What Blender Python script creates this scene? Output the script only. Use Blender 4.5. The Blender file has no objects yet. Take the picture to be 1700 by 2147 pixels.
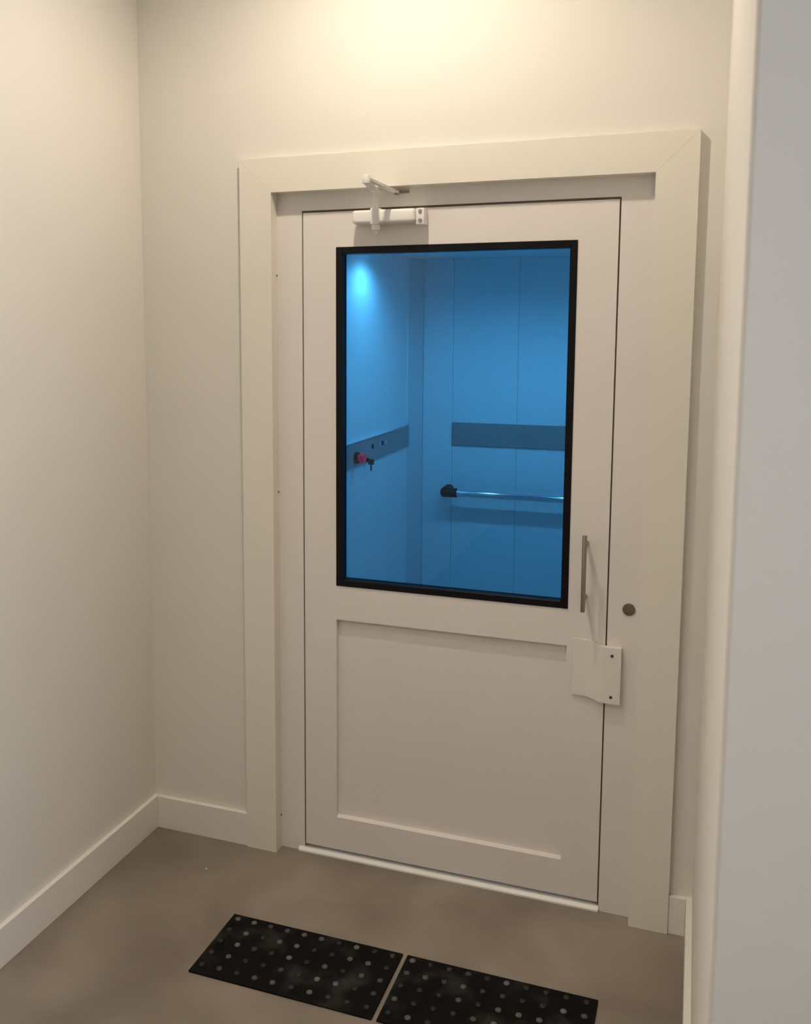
import bpy, bmesh, math, random
from mathutils import Vector, Matrix
random.seed(4)
PI = math.pi
sc = bpy.context.scene
col = sc.collection

# ------------------------------------------------------------------ camera
cam = bpy.data.cameras.new('camera')
cam_o = bpy.data.objects.new('camera', cam); col.objects.link(cam_o)
cam.sensor_fit = 'HORIZONTAL'; cam.sensor_width = 36.0
cam.lens = 2032.75 * 36.0 / 1700.0
cam.shift_x = 131.78 / 1700.0
cam.shift_y = -147.16 / 1700.0
cam.clip_start = 0.02
cam_o.location = (1.1792, -2.7777, 1.7185)
cam_o.rotation_euler = (PI / 2 - 0.1189, 0.0002, 0.3616)
sc.camera = cam_o

# ------------------------------------------------------------------ world, exposure, large lights
sc.view_settings.view_transform = 'Standard'
sc.view_settings.look = 'None'
sc.view_settings.gamma = 1.0
sc.view_settings.exposure = 0.11
sc.view_settings.use_curve_mapping = False
world = bpy.data.worlds.new('daylight'); sc.world = world
world.use_nodes = True
bg = world.node_tree.nodes['Background']
bg.inputs[0].default_value = (0.82, 0.87, 1.0, 1)
bg.inputs[1].default_value = 8.0
sc.cycles.use_denoising = True
sc.cycles.use_light_tree = False; sc.cycles.max_bounces = 6; sc.cycles.diffuse_bounces = 4; sc.cycles.glossy_bounces = 3; sc.cycles.transparent_max_bounces = 8; sc.cycles.transmission_bounces = 2
sc.cycles.caustics_reflective = False; sc.cycles.caustics_refractive = False
sc.cycles.use_adaptive_sampling = True; sc.cycles.adaptive_threshold = 0.03

CEIL = 3.10
# lamps in the corridor ceiling: (x, y, watts, beam in degrees, soft edge)
DOWNLIGHTS = [(0.35, -0.68, 43.5, 170, 0.72), (0.36, -1.30, 31.0, 104, 1.0), (0.02, -2.95, 64.0, 150, 0.9)]
WARM = (1.0, 0.86, 0.685)
# daylight enters by the window in the side wall (out of view, right); a portal guides sampling only
WIN = (-3.5, -1.75, 0.9, 2.6)      # y0, y1, z0, z1
YN, XE = -5.2, 3.3
pl = bpy.data.lights.new('window_portal', 'AREA'); pl.shape = 'RECTANGLE'
pl.size = WIN[3] - WIN[2]; pl.size_y = WIN[1] - WIN[0]; pl.cycles.is_portal = True
po = bpy.data.objects.new('window_portal', pl); col.objects.link(po)
po.location = (XE + 0.16, (WIN[0] + WIN[1]) / 2, (WIN[2] + WIN[3]) / 2); po.rotation_euler = (0, PI / 2, 0)

# ------------------------------------------------------------------ materials
def mat(name, rgb, rough=0.5, metal=0.0, spec=0.5, noise=None, bump=None, randv=None):
    """noise=(scale, amount, detail): mottling of the colour; bump=(scale, strength)."""
    m = bpy.data.materials.new(name); m.use_nodes = True
    nt = m.node_tree; b = nt.nodes['Principled BSDF']
    b.inputs['Base Color'].default_value = (*rgb, 1)
    b.inputs['Roughness'].default_value = rough
    b.inputs['Metallic'].default_value = metal
    b.inputs['Specular IOR Level'].default_value = spec
    tc = nt.nodes.new('ShaderNodeTexCoord')
    if noise:
        n = nt.nodes.new('ShaderNodeTexNoise'); n.inputs['Scale'].default_value = noise[0]
        n.inputs['Detail'].default_value = noise[2]; n.inputs['Roughness'].default_value = 0.55
        r = nt.nodes.new('ShaderNodeValToRGB'); a = noise[1]
        r.color_ramp.elements[0].position = 0.3; r.color_ramp.elements[1].position = 0.7
        r.color_ramp.elements[0].color = (*[c * (1 - a) for c in rgb], 1)
        r.color_ramp.elements[1].color = (*[min(1, c * (1 + a)) for c in rgb], 1)
        nt.links.new(tc.outputs['Object'], n.inputs['Vector'])
        nt.links.new(n.outputs['Fac'], r.inputs['Fac']); nt.links.new(r.outputs['Color'], b.inputs['Base Color'])
    if bump:
        n2 = nt.nodes.new('ShaderNodeTexNoise'); n2.inputs['Scale'].default_value = bump[0]; n2.inputs['Detail'].default_value = 3
        bp = nt.nodes.new('ShaderNodeBump'); bp.inputs['Strength'].default_value = bump[1]; bp.inputs['Distance'].default_value = 0.002
        nt.links.new(tc.outputs['Object'], n2.inputs['Vector'])
        nt.links.new(n2.outputs['Fac'], bp.inputs['Height']); nt.links.new(bp.outputs['Normal'], b.inputs['Normal'])
    return m

M = {}
M['wall'] = mat('wall_paint', (0.76, 0.735, 0.68), 0.7, noise=(1.3, 0.015, 2), bump=(60, 0.06))
M['ceil'] = mat('ceiling_paint', (0.82, 0.81, 0.79), 0.8, noise=(2, 0.01, 2))
M['trim'] = mat('trim_paint', (0.80, 0.765, 0.68), 0.42, noise=(3, 0.01, 2))
M['board'] = mat('baseboard_paint', (0.80, 0.775, 0.72), 0.45, noise=(3, 0.01, 2))
M['door'] = mat('door_enamel', (0.79, 0.745, 0.71), 0.38, noise=(3, 0.008, 2))
M['white'] = mat('white_enamel', (0.86, 0.85, 0.83), 0.3, noise=(20, 0.01, 2))
M['plate'] = mat('plate_enamel', (0.79, 0.745, 0.70), 0.4, noise=(10, 0.008, 2))
M['black'] = mat('black_rubber', (0.004, 0.0036, 0.005), 0.45, spec=0.2, noise=(30, 0.1, 2))
M['dark'] = mat('dark_metal', (0.20, 0.16, 0.115), 0.45, 0.6, noise=(60, 0.15, 2))
M['hole'] = mat('screw_dark', (0.05, 0.04, 0.03), 0.6, noise=(60, 0.1, 2))
M['seal'] = mat('brown_seal', (0.16, 0.12, 0.09), 0.7, noise=(60, 0.1, 2))
M['steel'] = mat('brushed_steel', (0.36, 0.33, 0.29), 0.38, 1.0, noise=(40, 0.06, 2))
M['chrome'] = mat('chrome', (0.85, 0.87, 0.9), 0.1, 1.0, noise=(40, 0.02, 2))
M['grey'] = mat('grey_metal', (0.30, 0.28, 0.25), 0.45, 0.3, noise=(60, 0.05, 2))
M['cabin'] = mat('cabin_panel', (0.74, 0.77, 0.80), 0.45, noise=(2, 0.02, 2))
M['strip'] = mat('cabin_steel_strip', (0.27, 0.28, 0.29), 0.5, 0.2, noise=(6, 0.06, 2))
M['cabfloor'] = mat('cabin_floor', (0.5, 0.5, 0.51), 0.6, noise=(8, 0.1, 3))
M['cabpost'] = mat('cabin_post', (0.55, 0.59, 0.63), 0.5, noise=(3, 0.03, 2))
M['crumb'] = mat('plaster_white', (0.85, 0.83, 0.78), 0.8, noise=(300, 0.05, 2))
M['outdoor'] = mat('paving', (0.3, 0.3, 0.29), 0.8, noise=(2, 0.1, 2))

def emit(name, rgb, s):
    m = bpy.data.materials.new(name); m.use_nodes = True; nt = m.node_tree
    b = nt.nodes['Principled BSDF']; b.inputs['Base Color'].default_value = (0.8, 0.8, 0.8, 1)
    b.inputs['Emission Color'].default_value = (*rgb, 1); b.inputs['Emission Strength'].default_value = s
    return m
M['red'] = emit('red_plastic_added_glow', (1.0, 0.0, 0.03), 1.0); M['red'].node_tree.nodes['Principled BSDF'].inputs['Base Color'].default_value = (0.7, 0.01, 0.04, 1)  # glow added to the stop button so its red carries through the blue glass
M['lens'] = emit('lamp_lens', WARM, 12.0)
M['cablens'] = emit('cabin_lamp_lens', (0.9, 0.97, 1.0), 12.0)

def glass_mat(name, tint, ior=1.5):
    m = bpy.data.materials.new(name); m.use_nodes = True; nt = m.node_tree
    nt.nodes.remove(nt.nodes['Principled BSDF'])
    out = nt.nodes['Material Output']
    t = nt.nodes.new('ShaderNodeBsdfTransparent'); t.inputs[0].default_value = (*tint, 1)
    g = nt.nodes.new('ShaderNodeBsdfGlossy'); g.inputs['Roughness'].default_value = 0.03
    f = nt.nodes.new('ShaderNodeFresnel'); f.inputs['IOR'].default_value = ior
    x = nt.nodes.new('ShaderNodeMixShader')
    nt.links.new(f.outputs[0], x.inputs[0]); nt.links.new(t.outputs[0], x.inputs[1]); nt.links.new(g.outputs[0], x.inputs[2])
    nt.links.new(x.outputs[0], out.inputs['Surface'])
    return m
M['blueglass'] = glass_mat('blue_film_glass', (0.265, 0.64, 0.90), 1.45)
M['clear'] = glass_mat('window_glass', (0.97, 0.98, 0.98))

def floor_mat():
    m = bpy.data.materials.new('floor_vinyl'); m.use_nodes = True; nt = m.node_tree
    b = nt.nodes['Principled BSDF']; tc = nt.nodes.new('ShaderNodeTexCoord')
    n = nt.nodes.new('ShaderNodeTexNoise'); n.inputs['Scale'].default_value = 3.2; n.inputs['Detail'].default_value = 5; n.inputs['Distortion'].default_value = 0.4
    r = nt.nodes.new('ShaderNodeValToRGB')
    r.color_ramp.elements[0].position = 0.3; r.color_ramp.elements[0].color = (0.20, 0.162, 0.130, 1)
    r.color_ramp.elements[1].position = 0.72; r.color_ramp.elements[1].color = (0.305, 0.26, 0.218, 1)
    n2 = nt.nodes.new('ShaderNodeTexNoise'); n2.inputs['Scale'].default_value = 1.4; n2.inputs['Detail'].default_value = 2
    mx = nt.nodes.new('ShaderNodeMix'); mx.data_type = 'RGBA'; mx.blend_type = 'MULTIPLY'
    r2 = nt.nodes.new('ShaderNodeValToRGB')
    r2.color_ramp.elements[0].color = (0.9, 0.9, 0.9, 1); r2.color_ramp.elements[1].color = (1.06, 1.06, 1.07, 1)
    r2.color_ramp.elements[0].position = 0.35; r2.color_ramp.elements[1].position = 0.65
    mx.inputs['Factor'].default_value = 1.0
    L = nt.links.new
    L(tc.outputs['Object'], n.inputs['Vector']); L(tc.outputs['Object'], n2.inputs['Vector'])
    L(n.outputs['Fac'], r.inputs['Fac']); L(n2.outputs['Fac'], r2.inputs['Fac'])
    L(r.outputs['Color'], mx.inputs['A']); L(r2.outputs['Color'], mx.inputs['B']); L(mx.outputs['Result'], b.inputs['Base Color'])
    b.inputs['Roughness'].default_value = 0.42; b.inputs['Specular IOR Level'].default_value = 0.35
    return m
M['floor'] = floor_mat()

def mat_rubber():
    m = bpy.data.materials.new('mat_rubber'); m.use_nodes = True; nt = m.node_tree
    b = nt.nodes['Principled BSDF']; tc = nt.nodes.new('ShaderNodeTexCoord'); L = nt.links.new
    n = nt.nodes.new('ShaderNodeTexNoise'); n.inputs['Scale'].default_value = 9; n.inputs['Detail'].default_value = 6
    r = nt.nodes.new('ShaderNodeValToRGB')
    r.color_ramp.elements[0].position = 0.52; r.color_ramp.elements[0].color = (0.006, 0.0058, 0.0056, 1)
    r.color_ramp.elements[1].position = 0.82; r.color_ramp.elements[1].color = (0.05, 0.05, 0.046, 1)
    L(tc.outputs['Object'], n.inputs['Vector']); L(n.outputs['Fac'], r.inputs['Fac']); L(r.outputs['Color'], b.inputs['Base Color'])
    b.inputs['Roughness'].default_value = 0.7; b.inputs['Specular IOR Level'].default_value = 0.08
    return m
def stud_mat():
    m = bpy.data.materials.new('stud_rubber'); m.use_nodes = True; nt = m.node_tree
    b = nt.nodes['Principled BSDF']; L = nt.links.new
    oi = nt.nodes.new('ShaderNodeObjectInfo'); r = nt.nodes.new('ShaderNodeValToRGB')
    r.color_ramp.elements[0].position = 0.35; r.color_ramp.elements[0].color = (0.008, 0.0078, 0.0075, 1)
    r.color_ramp.elements[1].position = 1.0; r.color_ramp.elements[1].color = (0.14, 0.135, 0.125, 1)
    L(oi.outputs['Random'], r.inputs['Fac']); L(r.outputs['Color'], b.inputs['Base Color'])
    b.inputs['Roughness'].default_value = 0.5; b.inputs['Specular IOR Level'].default_value = 0.4
    return m
M['mat'] = mat_rubber(); M['stud'] = stud_mat()

# ------------------------------------------------------------------ helpers
def box(bm, x0, x1, y0, y1, z0, z1, bev=0.0, seg=2):
    g = bmesh.ops.create_cube(bm, size=1.0)
    vs = g['verts']
    for v in vs:
        v.co = Vector((x0 if v.co.x < 0 else x1, y0 if v.co.y < 0 else y1, z0 if v.co.z < 0 else z1))
    if bev:
        es = list({e for v in vs for e in v.link_edges})
        bmesh.ops.bevel(bm, geom=es, offset=bev, segments=seg, affect='EDGES', profile=0.5)
def cyl(bm, a, b, r, seg=24, r2=None, bev=0.0):
    a = Vector(a); b = Vector(b); d = b - a
    M4 = Matrix.Translation((a + b) / 2) @ d.to_track_quat('Z', 'Y').to_matrix().to_4x4()
    g = bmesh.ops.create_cone(bm, cap_ends=True, segments=seg, radius1=r, radius2=r if r2 is None else r2, depth=d.length, matrix=M4)
    if bev:
        vs = set(g['verts'])
        es = [e for e in bm.edges if e.verts[0] in vs and e.verts[1] in vs and len(e.link_faces) == 2 and any(len(f.verts) > 4 for f in e.link_faces)]
        bmesh.ops.bevel(bm, geom=es, offset=bev, segments=2, affect='EDGES', profile=0.5)
def bar(bm, a, b, w, t, bev=0.0):
    """flat bar from a to b, w wide (horizontal), t thick (vertical)"""
    a = Vector(a); b = Vector(b); d = (b - a); L = d.length; d.normalize()
    s = d.cross(Vector((0, 0, 1))).normalized(); u = s.cross(d)
    n0 = len(bm.verts)
    g = bmesh.ops.create_cube(bm, size=1.0); vs = g['verts']
    for v in vs:
        c = v.co.copy(); v.co = (a + b) / 2 + d * (c.x * L) + s * (c.y * w) + u * (c.z * t)
    if bev:
        es = list({e for v in vs for e in v.link_edges})
        bmesh.ops.bevel(bm, geom=es, offset=bev, segments=2, affect='EDGES', profile=0.5)
def prism(bm, pts, y0, y1):
    """polygon in x,z (counter-clockwise from the front) pushed from y0 (front) to y1"""
    f = [bm.verts.new((x, y0, z)) for x, z in pts]; k = [bm.verts.new((x, y1, z)) for x, z in pts]
    n = len(pts)
    bm.faces.new(f); bm.faces.new(k[::-1])
    for i in range(n):
        bm.faces.new((f[i], k[i], k[(i + 1) % n], f[(i + 1) % n]))
def zprism(bm, pts, z0, z1):
    f = [bm.verts.new((x, y, z0)) for x, y in pts]; k = [bm.verts.new((x, y, z1)) for x, y in pts]
    n = len(pts)
    bm.faces.new(f[::-1]); bm.faces.new(k)
    for i in range(n):
        bm.faces.new((f[i], f[(i + 1) % n], k[(i + 1) % n], k[i]))
def obj(name, bm, m, parent=None, smooth=False, loc=None):
    bmesh.ops.recalc_face_normals(bm, faces=bm.faces)
    me = bpy.data.meshes.new(name); bm.to_mesh(me); bm.free()
    me.materials.append(M[m])
    if smooth:
        for p in me.polygons: p.use_smooth = True
        me.set_sharp_from_angle(angle=math.radians(40))
    o = bpy.data.objects.new(name, me); col.objects.link(o)
    if parent is not None:
        o.parent = parent
        base = Vector(parent.location)
        if parent.parent is not None: base += Vector(parent.parent.location)
        if not loc: me.transform(Matrix.Translation(-base))
    if loc: o.location = loc
    return o
def B(*args, **kw):
    bm = bmesh.new(); box(bm, *args, **kw); return bm
def CY(*args, **kw):
    bm = bmesh.new(); cyl(bm, *args, **kw); return bm
def struct(o, label=None):
    o['kind'] = 'structure'
    if label: o['label'] = label
    return o
def thing(name, label, cat, loc, group=None):
    o = bpy.data.objects.new(name, None); col.objects.link(o); o.location = loc; o.empty_display_size = 0.1
    if label: o['label'] = label
    if cat: o['category'] = cat
    if group: o['group'] = group
    return o

# ------------------------------------------------------------------ measurements (metres)
WY = -0.025                       # face of the wall with the door
XL, XR, XR2, YP = -0.554, 1.194, 1.2115, -1.5   # left wall, right wall (back corner / pier edge), pier face
COL, CIL, CIR, COR = -0.1924, -0.0873, 1.0246, 1.132
CT, CI, CF = 2.2227, 2.120, -0.045
LW, LH, LZ = 0.9316, 2.06, 0.027
GL, GR, GT, GB = 0.1076, 0.8236, 1.9547, 0.9072
PT, PB = 0.7974, 0.1373

# ------------------------------------------------------------------ room shell
fl = struct(obj('floor', B(XL - 0.12, XE + 0.12, YN - 0.12, 1.6, -0.1, 0.0), 'floor'), 'mottled brown grey floor')
ceil = struct(obj('ceiling', B(XL - 0.12, XE + 0.12, YN - 0.12, 1.6, CEIL, CEIL + 0.1), 'ceil'))
bm = bmesh.new()
WYB = 0.172
box(bm, XL, CIL - 0.02, WY, WYB, 0, CEIL); box(bm, CIR + 0.02, XR + 0.1, WY, WYB, 0, CEIL); box(bm, CIL - 0.02, CIR + 0.02, WY, WYB, CI + 0.02, CEIL)
struct(obj('wall_back', bm, 'wall'), 'cream wall around the white door')
struct(obj('wall_left', B(XL - 0.12, XL, YN, WYB, 0, CEIL), 'wall'), 'plain cream wall left of the door')
bm = bmesh.new()
arc = [(XR2 + 0.008 - 0.008 * math.cos(a), YP + 0.008 - 0.008 * math.sin(a)) for a in [k * PI / 12 for k in range(7)]]
zprism(bm, [(XR, WY)] + arc + [(XE, YP), (XE, YP + 0.12), (XR2 + 0.12, YP + 0.12), (XR + 0.12, WY)], 0, CEIL)
struct(obj('wall_right', bm, 'wall', smooth=True), 'wall corner at the right with a pale grey face towards the viewer')
struct(obj('wall_front', B(XL, XE, YN - 0.12, YN, 0, CEIL), 'wall'))
bm = bmesh.new()
box(bm, XE, XE + 0.12, YN, WIN[0], 0, CEIL); box(bm, XE, XE + 0.12, WIN[1], YP + 0.12, 0, CEIL)
box(bm, XE, XE + 0.12, WIN[0], WIN[1], 0, WIN[2]); box(bm, XE, XE + 0.12, WIN[0], WIN[1], WIN[3], CEIL)
struct(obj('wall_side', bm, 'wall'))
# window in the side wall
w = thing('window_1', None, None, (XE, WIN[0], WIN[2])); struct(w)
bm = bmesh.new()
ym = (WIN[0] + WIN[1]) / 2
for a in ((WIN[0], WIN[0] + 0.05, WIN[2], WIN[3]), (WIN[1] - 0.05, WIN[1], WIN[2], WIN[3]), (WIN[0] + 0.05, WIN[1] - 0.05, WIN[2], WIN[2] + 0.05),
          (WIN[0] + 0.05, WIN[1] - 0.05, WIN[3] - 0.05, WIN[3]), (ym - 0.03, ym + 0.03, WIN[2] + 0.05, WIN[3] - 0.05)):
    box(bm, XE + 0.04, XE + 0.10, a[0], a[1], a[2], a[3])
obj('window_frame', bm, 'white', w)
for a, b in ((WIN[0] + 0.05, ym - 0.03), (ym + 0.03, WIN[1] - 0.05)):
    obj('pane', B(XE + 0.066, XE + 0.072, a, b, WIN[2] + 0.05, WIN[3] - 0.05), 'clear', w)

# ceiling downlights are pieces of the ceiling
for i, (x, y, wt, beam, soft) in enumerate(DOWNLIGHTS):
    bm = bmesh.new()
    n = 32
    prof = [(0.042, CEIL), (0.042, CEIL - 0.003), (0.050, CEIL - 0.005), (0.056, CEIL)]
    rings = [[bm.verts.new((x + r * math.cos(2 * PI * k / n), y + r * math.sin(2 * PI * k / n), z)) for k in range(n)] for r, z in prof]
    for a, b in zip(rings, rings[1:]):
        for k in range(n): bm.faces.new((a[k], a[(k + 1) % n], b[(k + 1) % n], b[k]))
    dl = obj('downlight', bm, 'white', ceil, smooth=True)
    obj('lamp_lens', CY((x, y, CEIL - 0.0015), (x, y, CEIL), 0.041), 'lens', dl)
    ld = bpy.data.lights.new('downlight_lamp', 'SPOT'); ld.energy = wt; ld.color = WARM
    ld.spot_size = math.radians(beam); ld.spot_blend = soft; ld.shadow_soft_size = 0.035
    lo = bpy.data.objects.new('downlight_lamp', ld); col.objects.link(lo); lo.location = (x, y, CEIL - 0.045)

# lift shaft around the cabin
bm = bmesh.new()
box(bm, -0.32, -0.2, WYB, 1.6, 0, CEIL); box(bm, 1.28, 1.4, WYB, 1.6, 0, CEIL); box(bm, -0.2, 1.28, 1.48, 1.6, 0, CEIL)
struct(obj('wall_shaft', bm, 'wall'))

# baseboards
BH, BT = 0.113, 0.016
def bb(name, pts_bm, label=None): struct(obj(name, pts_bm, 'board'), label)
bb('baseboard_left', B(XL, XL + BT, YN, WY, 0, BH, bev=0.0015), 'cream baseboard along the left wall')
bb('baseboard_back', B(XL + BT, COL, WY - BT, WY, 0, BH, bev=0.0015), 'short cream baseboard between left corner and door casing')
bb('baseboard_corner', B(COR, XR - BT, WY - BT, WY, 0, BH, bev=0.0015), 'stub of cream baseboard right of the door casing')
bm = bmesh.new()
k = (XR2 - XR) / (YP - WY)
zprism(bm, [(XR - BT, WY), (XR2 - BT, YP - BT), (XE, YP - BT), (XE, YP), (XR2, YP), (XR, WY)], 0, BH)
bb('baseboard_right', bm, 'cream baseboard running along the right wall')

# door casing: three mitred boards with the lining behind their inner edge
tr = thing('trim_1', 'wide cream casing around the door', None, (COL, WY, 0)); struct(tr)
bm = bmesh.new(); prism(bm, [(COL, 0), (CIL, 0), (CIL, CI - 0.0004), (COL, CT - 0.0004)], CF, WY); box(bm, CIL - 0.02, CIL, WY, 0.0, 0, CI)
cl = obj('casing_board', bm, 'trim', tr)
bm = bmesh.new(); prism(bm, [(COL, CT), (CIL, CI), (CIR, CI), (COR, CT)], CF, WY); box(bm, CIL - 0.02, CIR + 0.02, WY, 0.0, CI, CI + 0.02)
obj('casing_board', bm, 'trim', tr)
bm = bmesh.new(); prism(bm, [(CIR, 0), (COR, 0), (COR, CT - 0.0004), (CIR, CI - 0.0004)], CF, WY); box(bm, CIR, CIR + 0.02, WY, 0.0, 0, CI)
obj('casing_board', bm, 'trim', tr)
for z in (1.873, 1.195, 0.112):
    obj('screw', CY((CIL, -0.006, z), (CIL + 0.0012, -0.006, z), 0.0035, 12), 'hole', cl)

# door frame with threshold
fr = thing('trim_2', 'white door frame set back behind the casing', None, (CIL, 0, 0)); struct(fr)
FD = 0.13; G = 0.0045
bm = bmesh.new(); box(bm, CIL, -G, 0, 0.056, 0, LH + 0.0065); box(bm, CIL, 0.018, 0.056, FD, 0, LH - 0.01)
obj('jamb', bm, 'door', fr)
bm = bmesh.new(); box(bm, LW + G, CIR, 0, 0.056, 0, LH + 0.0065); box(bm, LW - 0.018, CIR, 0.056, FD, 0, LH - 0.01)
rj = obj('jamb', bm, 'door', fr)
bm = bmesh.new(); box(bm, CIL, CIR, 0, 0.056, LH + 0.0065, CI); box(bm, CIL, CIR, 0.056, FD, LH - 0.01, CI)
hd = obj('header', bm, 'door', fr)
# lock cylinder in the right jamb
lc = obj('lock_cylinder', CY((0.993, -0.003, 0.923), (0.993, 0.0, 0.923), 0.0175, 28, bev=0.0008), 'dark', rj, smooth=True)
lc['label'] = 'round dark lock cylinder'
bm = bmesh.new()
yz = [(-0.010, 0.0005), (-0.010, 0.006), (-0.002, 0.014), (0.054, 0.014), (0.054, 0.0005)]
v0 = [bm.verts.new((-0.024, y, z)) for y, z in yz]; v1 = [bm.verts.new((LW + G, y, z)) for y, z in yz]
bm.faces.new(v0); bm.faces.new(v1[::-1])
for i in range(5): bm.faces.new((v0[i], v1[i], v1[(i + 1) % 5], v0[(i + 1) % 5]))
th = obj('threshold', bm, 'white', fr); th['label'] = 'bright threshold strip'
# brown rubber seal at the back of the gap around the leaf
bm = bmesh.new()
box(bm, -G, -0.0005, 0.005, 0.05, 0.016, LH); box(bm, LW + 0.0005, LW + G, 0.005, 0.05, 0.016, LH); box(bm, -G, LW + G, 0.005, 0.05, LH + 0.0005, LH + 0.0065)
obj('door_seal', bm, 'seal', fr)

# ------------------------------------------------------------------ door leaf
dr = thing('door_1', 'white door with a blue glass window over a recessed panel', None, (0, 0, LZ)); struct(dr)
T = 0.05
bm = bmesh.new()
box(bm, 0, GL, 0, T, LZ, LH); box(bm, GR, LW, 0, T, LZ, LH)
box(bm, GL, GR, 0, T, GT, LH); box(bm, GL, GR, 0, T, PT, GB); box(bm, GL, GR, 0, T, LZ, PB)
bmesh.ops.remove_doubles(bm, verts=bm.verts, dist=1e-5)
obj('leaf', bm, 'door', dr)
RD = 0.017
lp = obj('lower_panel', B(GL, GR, RD, T - 0.005, PB, PT), 'door', dr)
# sloped glazing ledge at the foot of the recess
bm = bmesh.new()
yz = [(0.0, PB), (RD, PB + 0.004), (RD, PB)]
v0 = [bm.verts.new((GL, y, z)) for y, z in yz]; v1 = [bm.verts.new((GR, y, z)) for y, z in yz]
bm.faces.new(v0); bm.faces.new(v1[::-1])
for i in range(3): bm.faces.new((v0[i], v1[i], v1[(i + 1) % 3], v0[(i + 1) % 3]))
obj('panel_ledge', bm, 'door', lp)
GW = 0.0205
bm = bmesh.new()
for a in ((GL, GL + GW, GB, GT), (GR - GW, GR, GB, GT), (GL + GW, GR - GW, GB, GB + GW), (GL + GW, GR - GW, GT - GW, GT)):
    box(bm, a[0], a[1], -0.003, 0.036, a[2], a[3], bev=0.0012, seg=1)
gk = obj('glazing_frame', bm, 'black', dr); gk['label'] = 'black frame around the glass'
gp = obj('glass_pane', B(GL + GW, GR - GW, 0.022, 0.030, GB + GW, GT - GW), 'blueglass', dr); gp['label'] = 'blue tinted glass pane'
# pull handle
hx = 0.872
ph = obj('pull_handle', CY((hx, -0.056, 0.918), (hx, -0.056, 1.138), 0.0064, 24, bev=0.0015), 'steel', dr, smooth=True)
ph['label'] = 'upright round steel pull handle'
for z in (0.95, 1.106):
    obj('standoff', CY((hx, -0.050, z), (hx, 0.0, z), 0.006, 16), 'steel', ph, smooth=True)
# lock cover plate: bows outwards from the leaf and reaches over the frame
bm = bmesh.new()
def ss(t): t = max(0, min(1, t)); return t * t * (3 - 2 * t)
NX, NZ = 22, 6
F = []
for i in range(NX + 1):
    x = 0.842 + (0.978 - 0.842) * i / NX
    s = ss((x - 0.878) / 0.055); y = -0.006 - 0.011 * s - 0.002 * ss((x - .842) / .03)
    z0, z1 = 0.656 - 0.010 * s, 0.823 - 0.012 * s
    F.append([bm.verts.new((x, y, z0 + (z1 - z0) * j / NZ)) for j in range(NZ + 1)])
K = [[bm.verts.new((v.co.x, -0.0015, v.co.z)) for v in r] for r in F]
for i in range(NX):
    for j in range(NZ):
        bm.faces.new((F[i][j], F[i + 1][j], F[i + 1][j + 1], F[i][j + 1])); bm.faces.new((K[i][j + 1], K[i + 1][j + 1], K[i + 1][j], K[i][j]))
    for j in (0, NZ):
        bm.faces.new((F[i][j], K[i][j], K[i + 1][j], F[i + 1][j]) if j == 0 else (F[i][j], F[i + 1][j], K[i + 1][j], K[i][j]))
for i in (0, NX):
    for j in range(NZ): bm.faces.new((F[i][j], F[i][j + 1], K[i][j + 1], K[i][j]))
lk = obj('lock_cover', bm, 'plate', dr, smooth=True); lk['label'] = 'white lock cover plate bent out over the frame'
for z in (0.788, 0.666):
    obj('screw', CY((0.953, -0.0205, z), (0.953, -0.0185, z), 0.0042, 14), 'hole', lk)

# ------------------------------------------------------------------ door closer
dc = thing('door_closer', 'white overhead door closer with folded arm on the top of the door', 'door closer', (0.176, 0, 2.0))
bm = bmesh.new(); box(bm, 0.176, 0.368, -0.052, -0.0005, 2.016, 2.055, bev=0.009, seg=4)
obj('body', bm, 'white', dc, smooth=True)
bm = bmesh.new(); box(bm, 0.368, 0.394, -0.040, -0.0005, 2.008, 2.056, bev=0.004, seg=2)
ec = obj('end_cap', bm, 'white', dc, smooth=True)
for z in (2.046, 2.020):
    obj('screw', CY((0.382, -0.0425, z), (0.382, -0.040, z), 0.0055, 16), 'grey', ec, smooth=True)
bm = bmesh.new(); box(bm, 0.234, 0.262, -0.056, -0.0008, 2.012, 2.060, bev=0.004)
obj('spindle_collar', bm, 'white', dc, smooth=True)
bm = bmesh.new(); cyl(bm, (0.248, -0.042, 2.060), (0.248, -0.042, 2.104), 0.0075, 20)
obj('spindle', bm, 'white', dc, smooth=True)
bm = bmesh.new(); cyl(bm, (0.248, -0.040, 1.996), (0.248, -0.040, 2.012), 0.0125, 20, bev=0.002); cyl(bm, (0.248, -0.040, 1.988), (0.248, -0.040, 1.996), 0.004, 12)
obj('spindle_nut', bm, 'white', dc, smooth=True)
kn = Vector((0.2755, -0.205, 2.118))
bm = bmesh.new(); bar(bm, (0.248, -0.036, 2.106), kn - Vector((0, 0, 0.006)), 0.018, 0.007, 0.001)
obj('main_arm', bm, 'white', dc)
bm = bmesh.new(); cyl(bm, kn - Vector((0, 0, 0.012)), kn + Vector((0, 0, 0.012)), 0.011, 20, bev=0.002)
obj('elbow_joint', bm, 'white', dc, smooth=True)
bm = bmesh.new(); bar(bm, kn + Vector((0, 0, 0.002)), (0.302, -0.012, 2.106), 0.015, 0.006, 0.001)
obj('fore_arm', bm, 'white', dc)
bm = bmesh.new(); box(bm, 0.296, 0.306, -0.020, -0.0005, 2.100, 2.113, bev=0.001); box(bm, 0.306, 0.337, -0.004, -0.0005, 2.1035, 2.1125, bev=0.001)
sh = obj('arm_shoe', bm, 'grey', dc); sh['label'] = 'grey metal shoe on the frame header'

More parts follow.
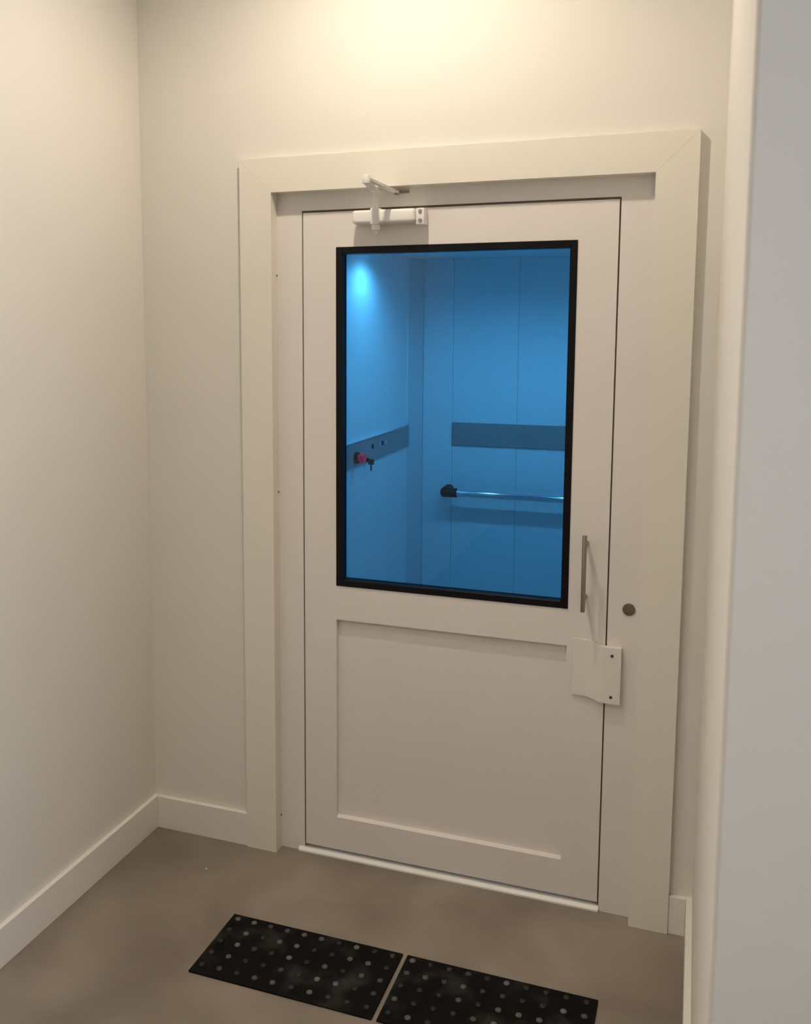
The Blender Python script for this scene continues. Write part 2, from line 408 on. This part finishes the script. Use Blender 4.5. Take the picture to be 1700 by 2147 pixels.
# ------------------------------------------------------------------ lift cabin behind the glass
CX0, CX1, CY0, CY1, CZ1 = -0.04, 1.12, 0.19, 1.33, 2.005
lf = thing('lift_cabin', 'blue looking lift cabin with handrail and control strip seen through the door glass', 'lift', (0.5, 0.76, 0.0))
obj('floor_panel', B(CX0 - 0.02, CX1 + 0.02, CY0, CY1 + 0.02, 0.001, 0.02), 'cabfloor', lf)
cc = obj('ceiling_panel', B(CX0 - 0.02, CX1 + 0.02, CY0, CY1 + 0.02, CZ1, CZ1 + 0.03), 'cabin', lf)
obj('wall_panel', B(CX0 - 0.02, CX0, CY0, 1.236, 0.02, CZ1), 'cabin', lf)
obj('edge_strip', B(CX0, CX0 + 0.003, 1.228, 1.236, 1.302, CZ1), 'white', lf)
bm = bmesh.new(); zprism(bm, [(CX0 - 0.02, 1.237), (CX0, 1.237), (0.003, CY1), (0.003, CY1 + 0.02), (CX0 - 0.02, CY1 + 0.02)], 0.02, CZ1)
obj('corner_post', bm, 'cabpost', lf)
for a, b in ((0.004, 0.1365), (0.1375, 0.418), (0.419, 0.7705), (0.7715, CX1)):
    obj('wall_panel', B(a, b, CY1, CY1 + 0.02, 0.02, CZ1, bev=0.0008, seg=1), 'cabin', lf)
obj('wall_panel', B(CX1, CX1 + 0.02, CY0, CY1, 0.02, CZ1), 'cabin', lf)
# dark strip on the rear wall
st = obj('rear_strip', B(0.137, 1.05, CY1 - 0.008, CY1 - 0.0005, 1.203, 1.302, bev=0.001, seg=1), 'strip', lf); st['label'] = 'dark grey strip across the rear wall'
# control strip on the left wall
cp = obj('control_strip', B(CX0, CX0 + 0.010, 0.30, 1.233, 1.201, 1.292, bev=0.001, seg=1), 'strip', lf); cp['label'] = 'dark control strip with red stop button'
obj('top_lip', B(CX0, CX0 + 0.016, 0.30, 1.00, 1.2925, 1.2975, bev=0.001, seg=1), 'cabpost', cp)
bx = CX0 + 0.010
bm = bmesh.new(); cyl(bm, (bx, 0.555, 1.236), (bx + 0.012, 0.555, 1.236), 0.021, 24); 
obj('stop_button_collar', bm, 'black', cp, smooth=True)
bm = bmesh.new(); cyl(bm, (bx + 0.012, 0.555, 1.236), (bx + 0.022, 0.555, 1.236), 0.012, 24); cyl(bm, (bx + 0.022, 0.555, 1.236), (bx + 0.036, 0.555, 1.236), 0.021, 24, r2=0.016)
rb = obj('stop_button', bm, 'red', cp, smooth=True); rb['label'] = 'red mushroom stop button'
bm = bmesh.new(); cyl(bm, (bx, 0.675, 1.212), (bx + 0.010, 0.675, 1.212), 0.009, 16); box(bm, bx + 0.008, bx + 0.030, 0.673, 0.677, 1.195, 1.216); box(bm, bx + 0.016, bx + 0.022, 0.6735, 0.6765, 1.172, 1.196)
obj('key', bm, 'black', cp)
for y, m in ((0.745, 'black'), (0.825, 'chrome'), (0.865, 'black'), (0.90, 'chrome')):
    obj('push_button', CY((bx, y, 1.256), (bx + 0.004, y, 1.256), 0.009, 16), m, cp, smooth=True)
# handrail
hz, hy = 1.002, CY1 - 0.068
hr = obj('handrail', CY((0.165, hy, hz), (1.02, hy, hz), 0.016, 32), 'chrome', lf, smooth=True); hr['label'] = 'round chrome handrail on the rear wall'
bm = bmesh.new()
cyl(bm, (0.112, hy, hz), (0.180, hy, hz), 0.020, 24, bev=0.003); cyl(bm, (0.126, hy, hz), (0.126, CY1 - 0.0005, hz + 0.004), 0.022, 24)
obj('end_bracket', bm, 'black', hr, smooth=True)
bm = bmesh.new(); cyl(bm, (1.0, hy, hz), (1.06, hy, hz), 0.020, 24, bev=0.003); cyl(bm, (1.046, hy, hz), (1.046, CY1 - 0.0005, hz + 0.004), 0.022, 24)
obj('end_bracket', bm, 'black', hr, smooth=True)
for x, e in ((0.085, 5.4), (0.50, 8.4), (0.95, 8.4)):
    y = 0.64
    obj('cabin_lamp', CY((x, y, CZ1 - 0.004), (x, y, CZ1 - 0.0005), 0.03, 24), 'cablens', cc)
    ld = bpy.data.lights.new('cabin_lamp_light', 'SPOT'); ld.energy = e; ld.color = (0.92, 0.97, 1.0)
    ld.spot_size = math.radians(168); ld.spot_blend = 0.7; ld.shadow_soft_size = 0.025
    lo = bpy.data.objects.new('cabin_lamp_light', ld); col.objects.link(lo); lo.location = (x, y, CZ1 - 0.035)

# ------------------------------------------------------------------ tactile mats
NXS, NYS = 10, 5
bm = bmesh.new()
n = 12
prof = [(0.0085, 0.0), (0.0078, 0.0025), (0.005, 0.0042)]
rg = [[bm.verts.new((r * math.cos(2 * PI * k / n), r * math.sin(2 * PI * k / n), z)) for k in range(n)] for r, z in prof]
for a, b in zip(rg, rg[1:]):
    for k in range(n): bm.faces.new((a[k], a[(k + 1) % n], b[(k + 1) % n], b[k]))
bm.faces.new(rg[-1])
bmesh.ops.recalc_face_normals(bm, faces=bm.faces)
stud_me = bpy.data.meshes.new('stud'); bm.to_mesh(stud_me); bm.free(); stud_me.materials.append(M['stud'])
for p in stud_me.polygons: p.use_smooth = True
MY0, MY1, MZ = -0.670, -0.400, 0.006
for x0, x1, sx0, sx1, lab in ((-0.060, 0.4575, -0.0375, 0.434, 'black studded tactile mat on the floor, nearer the left wall'),
                              (0.4705, 0.979, 0.4905, 0.953, 'black studded tactile mat on the floor, nearer the right wall')):
    t = thing('tactile_mat', lab, 'mat', ((x0 + x1) / 2, (MY0 + MY1) / 2, 0), 'tactile mats in front of the door')
    obj('base', B(x0, x1, MY0, MY1, 0.0003, MZ, bev=0.0012, seg=1), 'mat', t)
    for i in range(NXS):
        for j in range(NYS):
            s = bpy.data.objects.new('stud', stud_me); col.objects.link(s); s.parent = t
            s.location = (sx0 + (sx1 - sx0) * i / (NXS - 1) - t.location.x, -0.4215 - 0.0536 * j - t.location.y, MZ - 0.0002)
            s.rotation_euler.z = random.random() * 6

# crumb of plaster on the floor
bm = bmesh.new(); bmesh.ops.create_icosphere(bm, subdivisions=1, radius=0.004)
for v in bm.verts: v.co = Vector((v.co.x * random.uniform(.7, 1.2), v.co.y * random.uniform(.7, 1.2), max(-0.0028, v.co.z * random.uniform(.6, .9))))
zmin = min(v.co.z for v in bm.verts)
c = obj('plaster_crumb', bm, 'crumb', loc=(-0.2545, -0.2156, -zmin)); c['label'] = 'tiny white plaster crumb on the floor left of the door'; c['category'] = 'crumb'
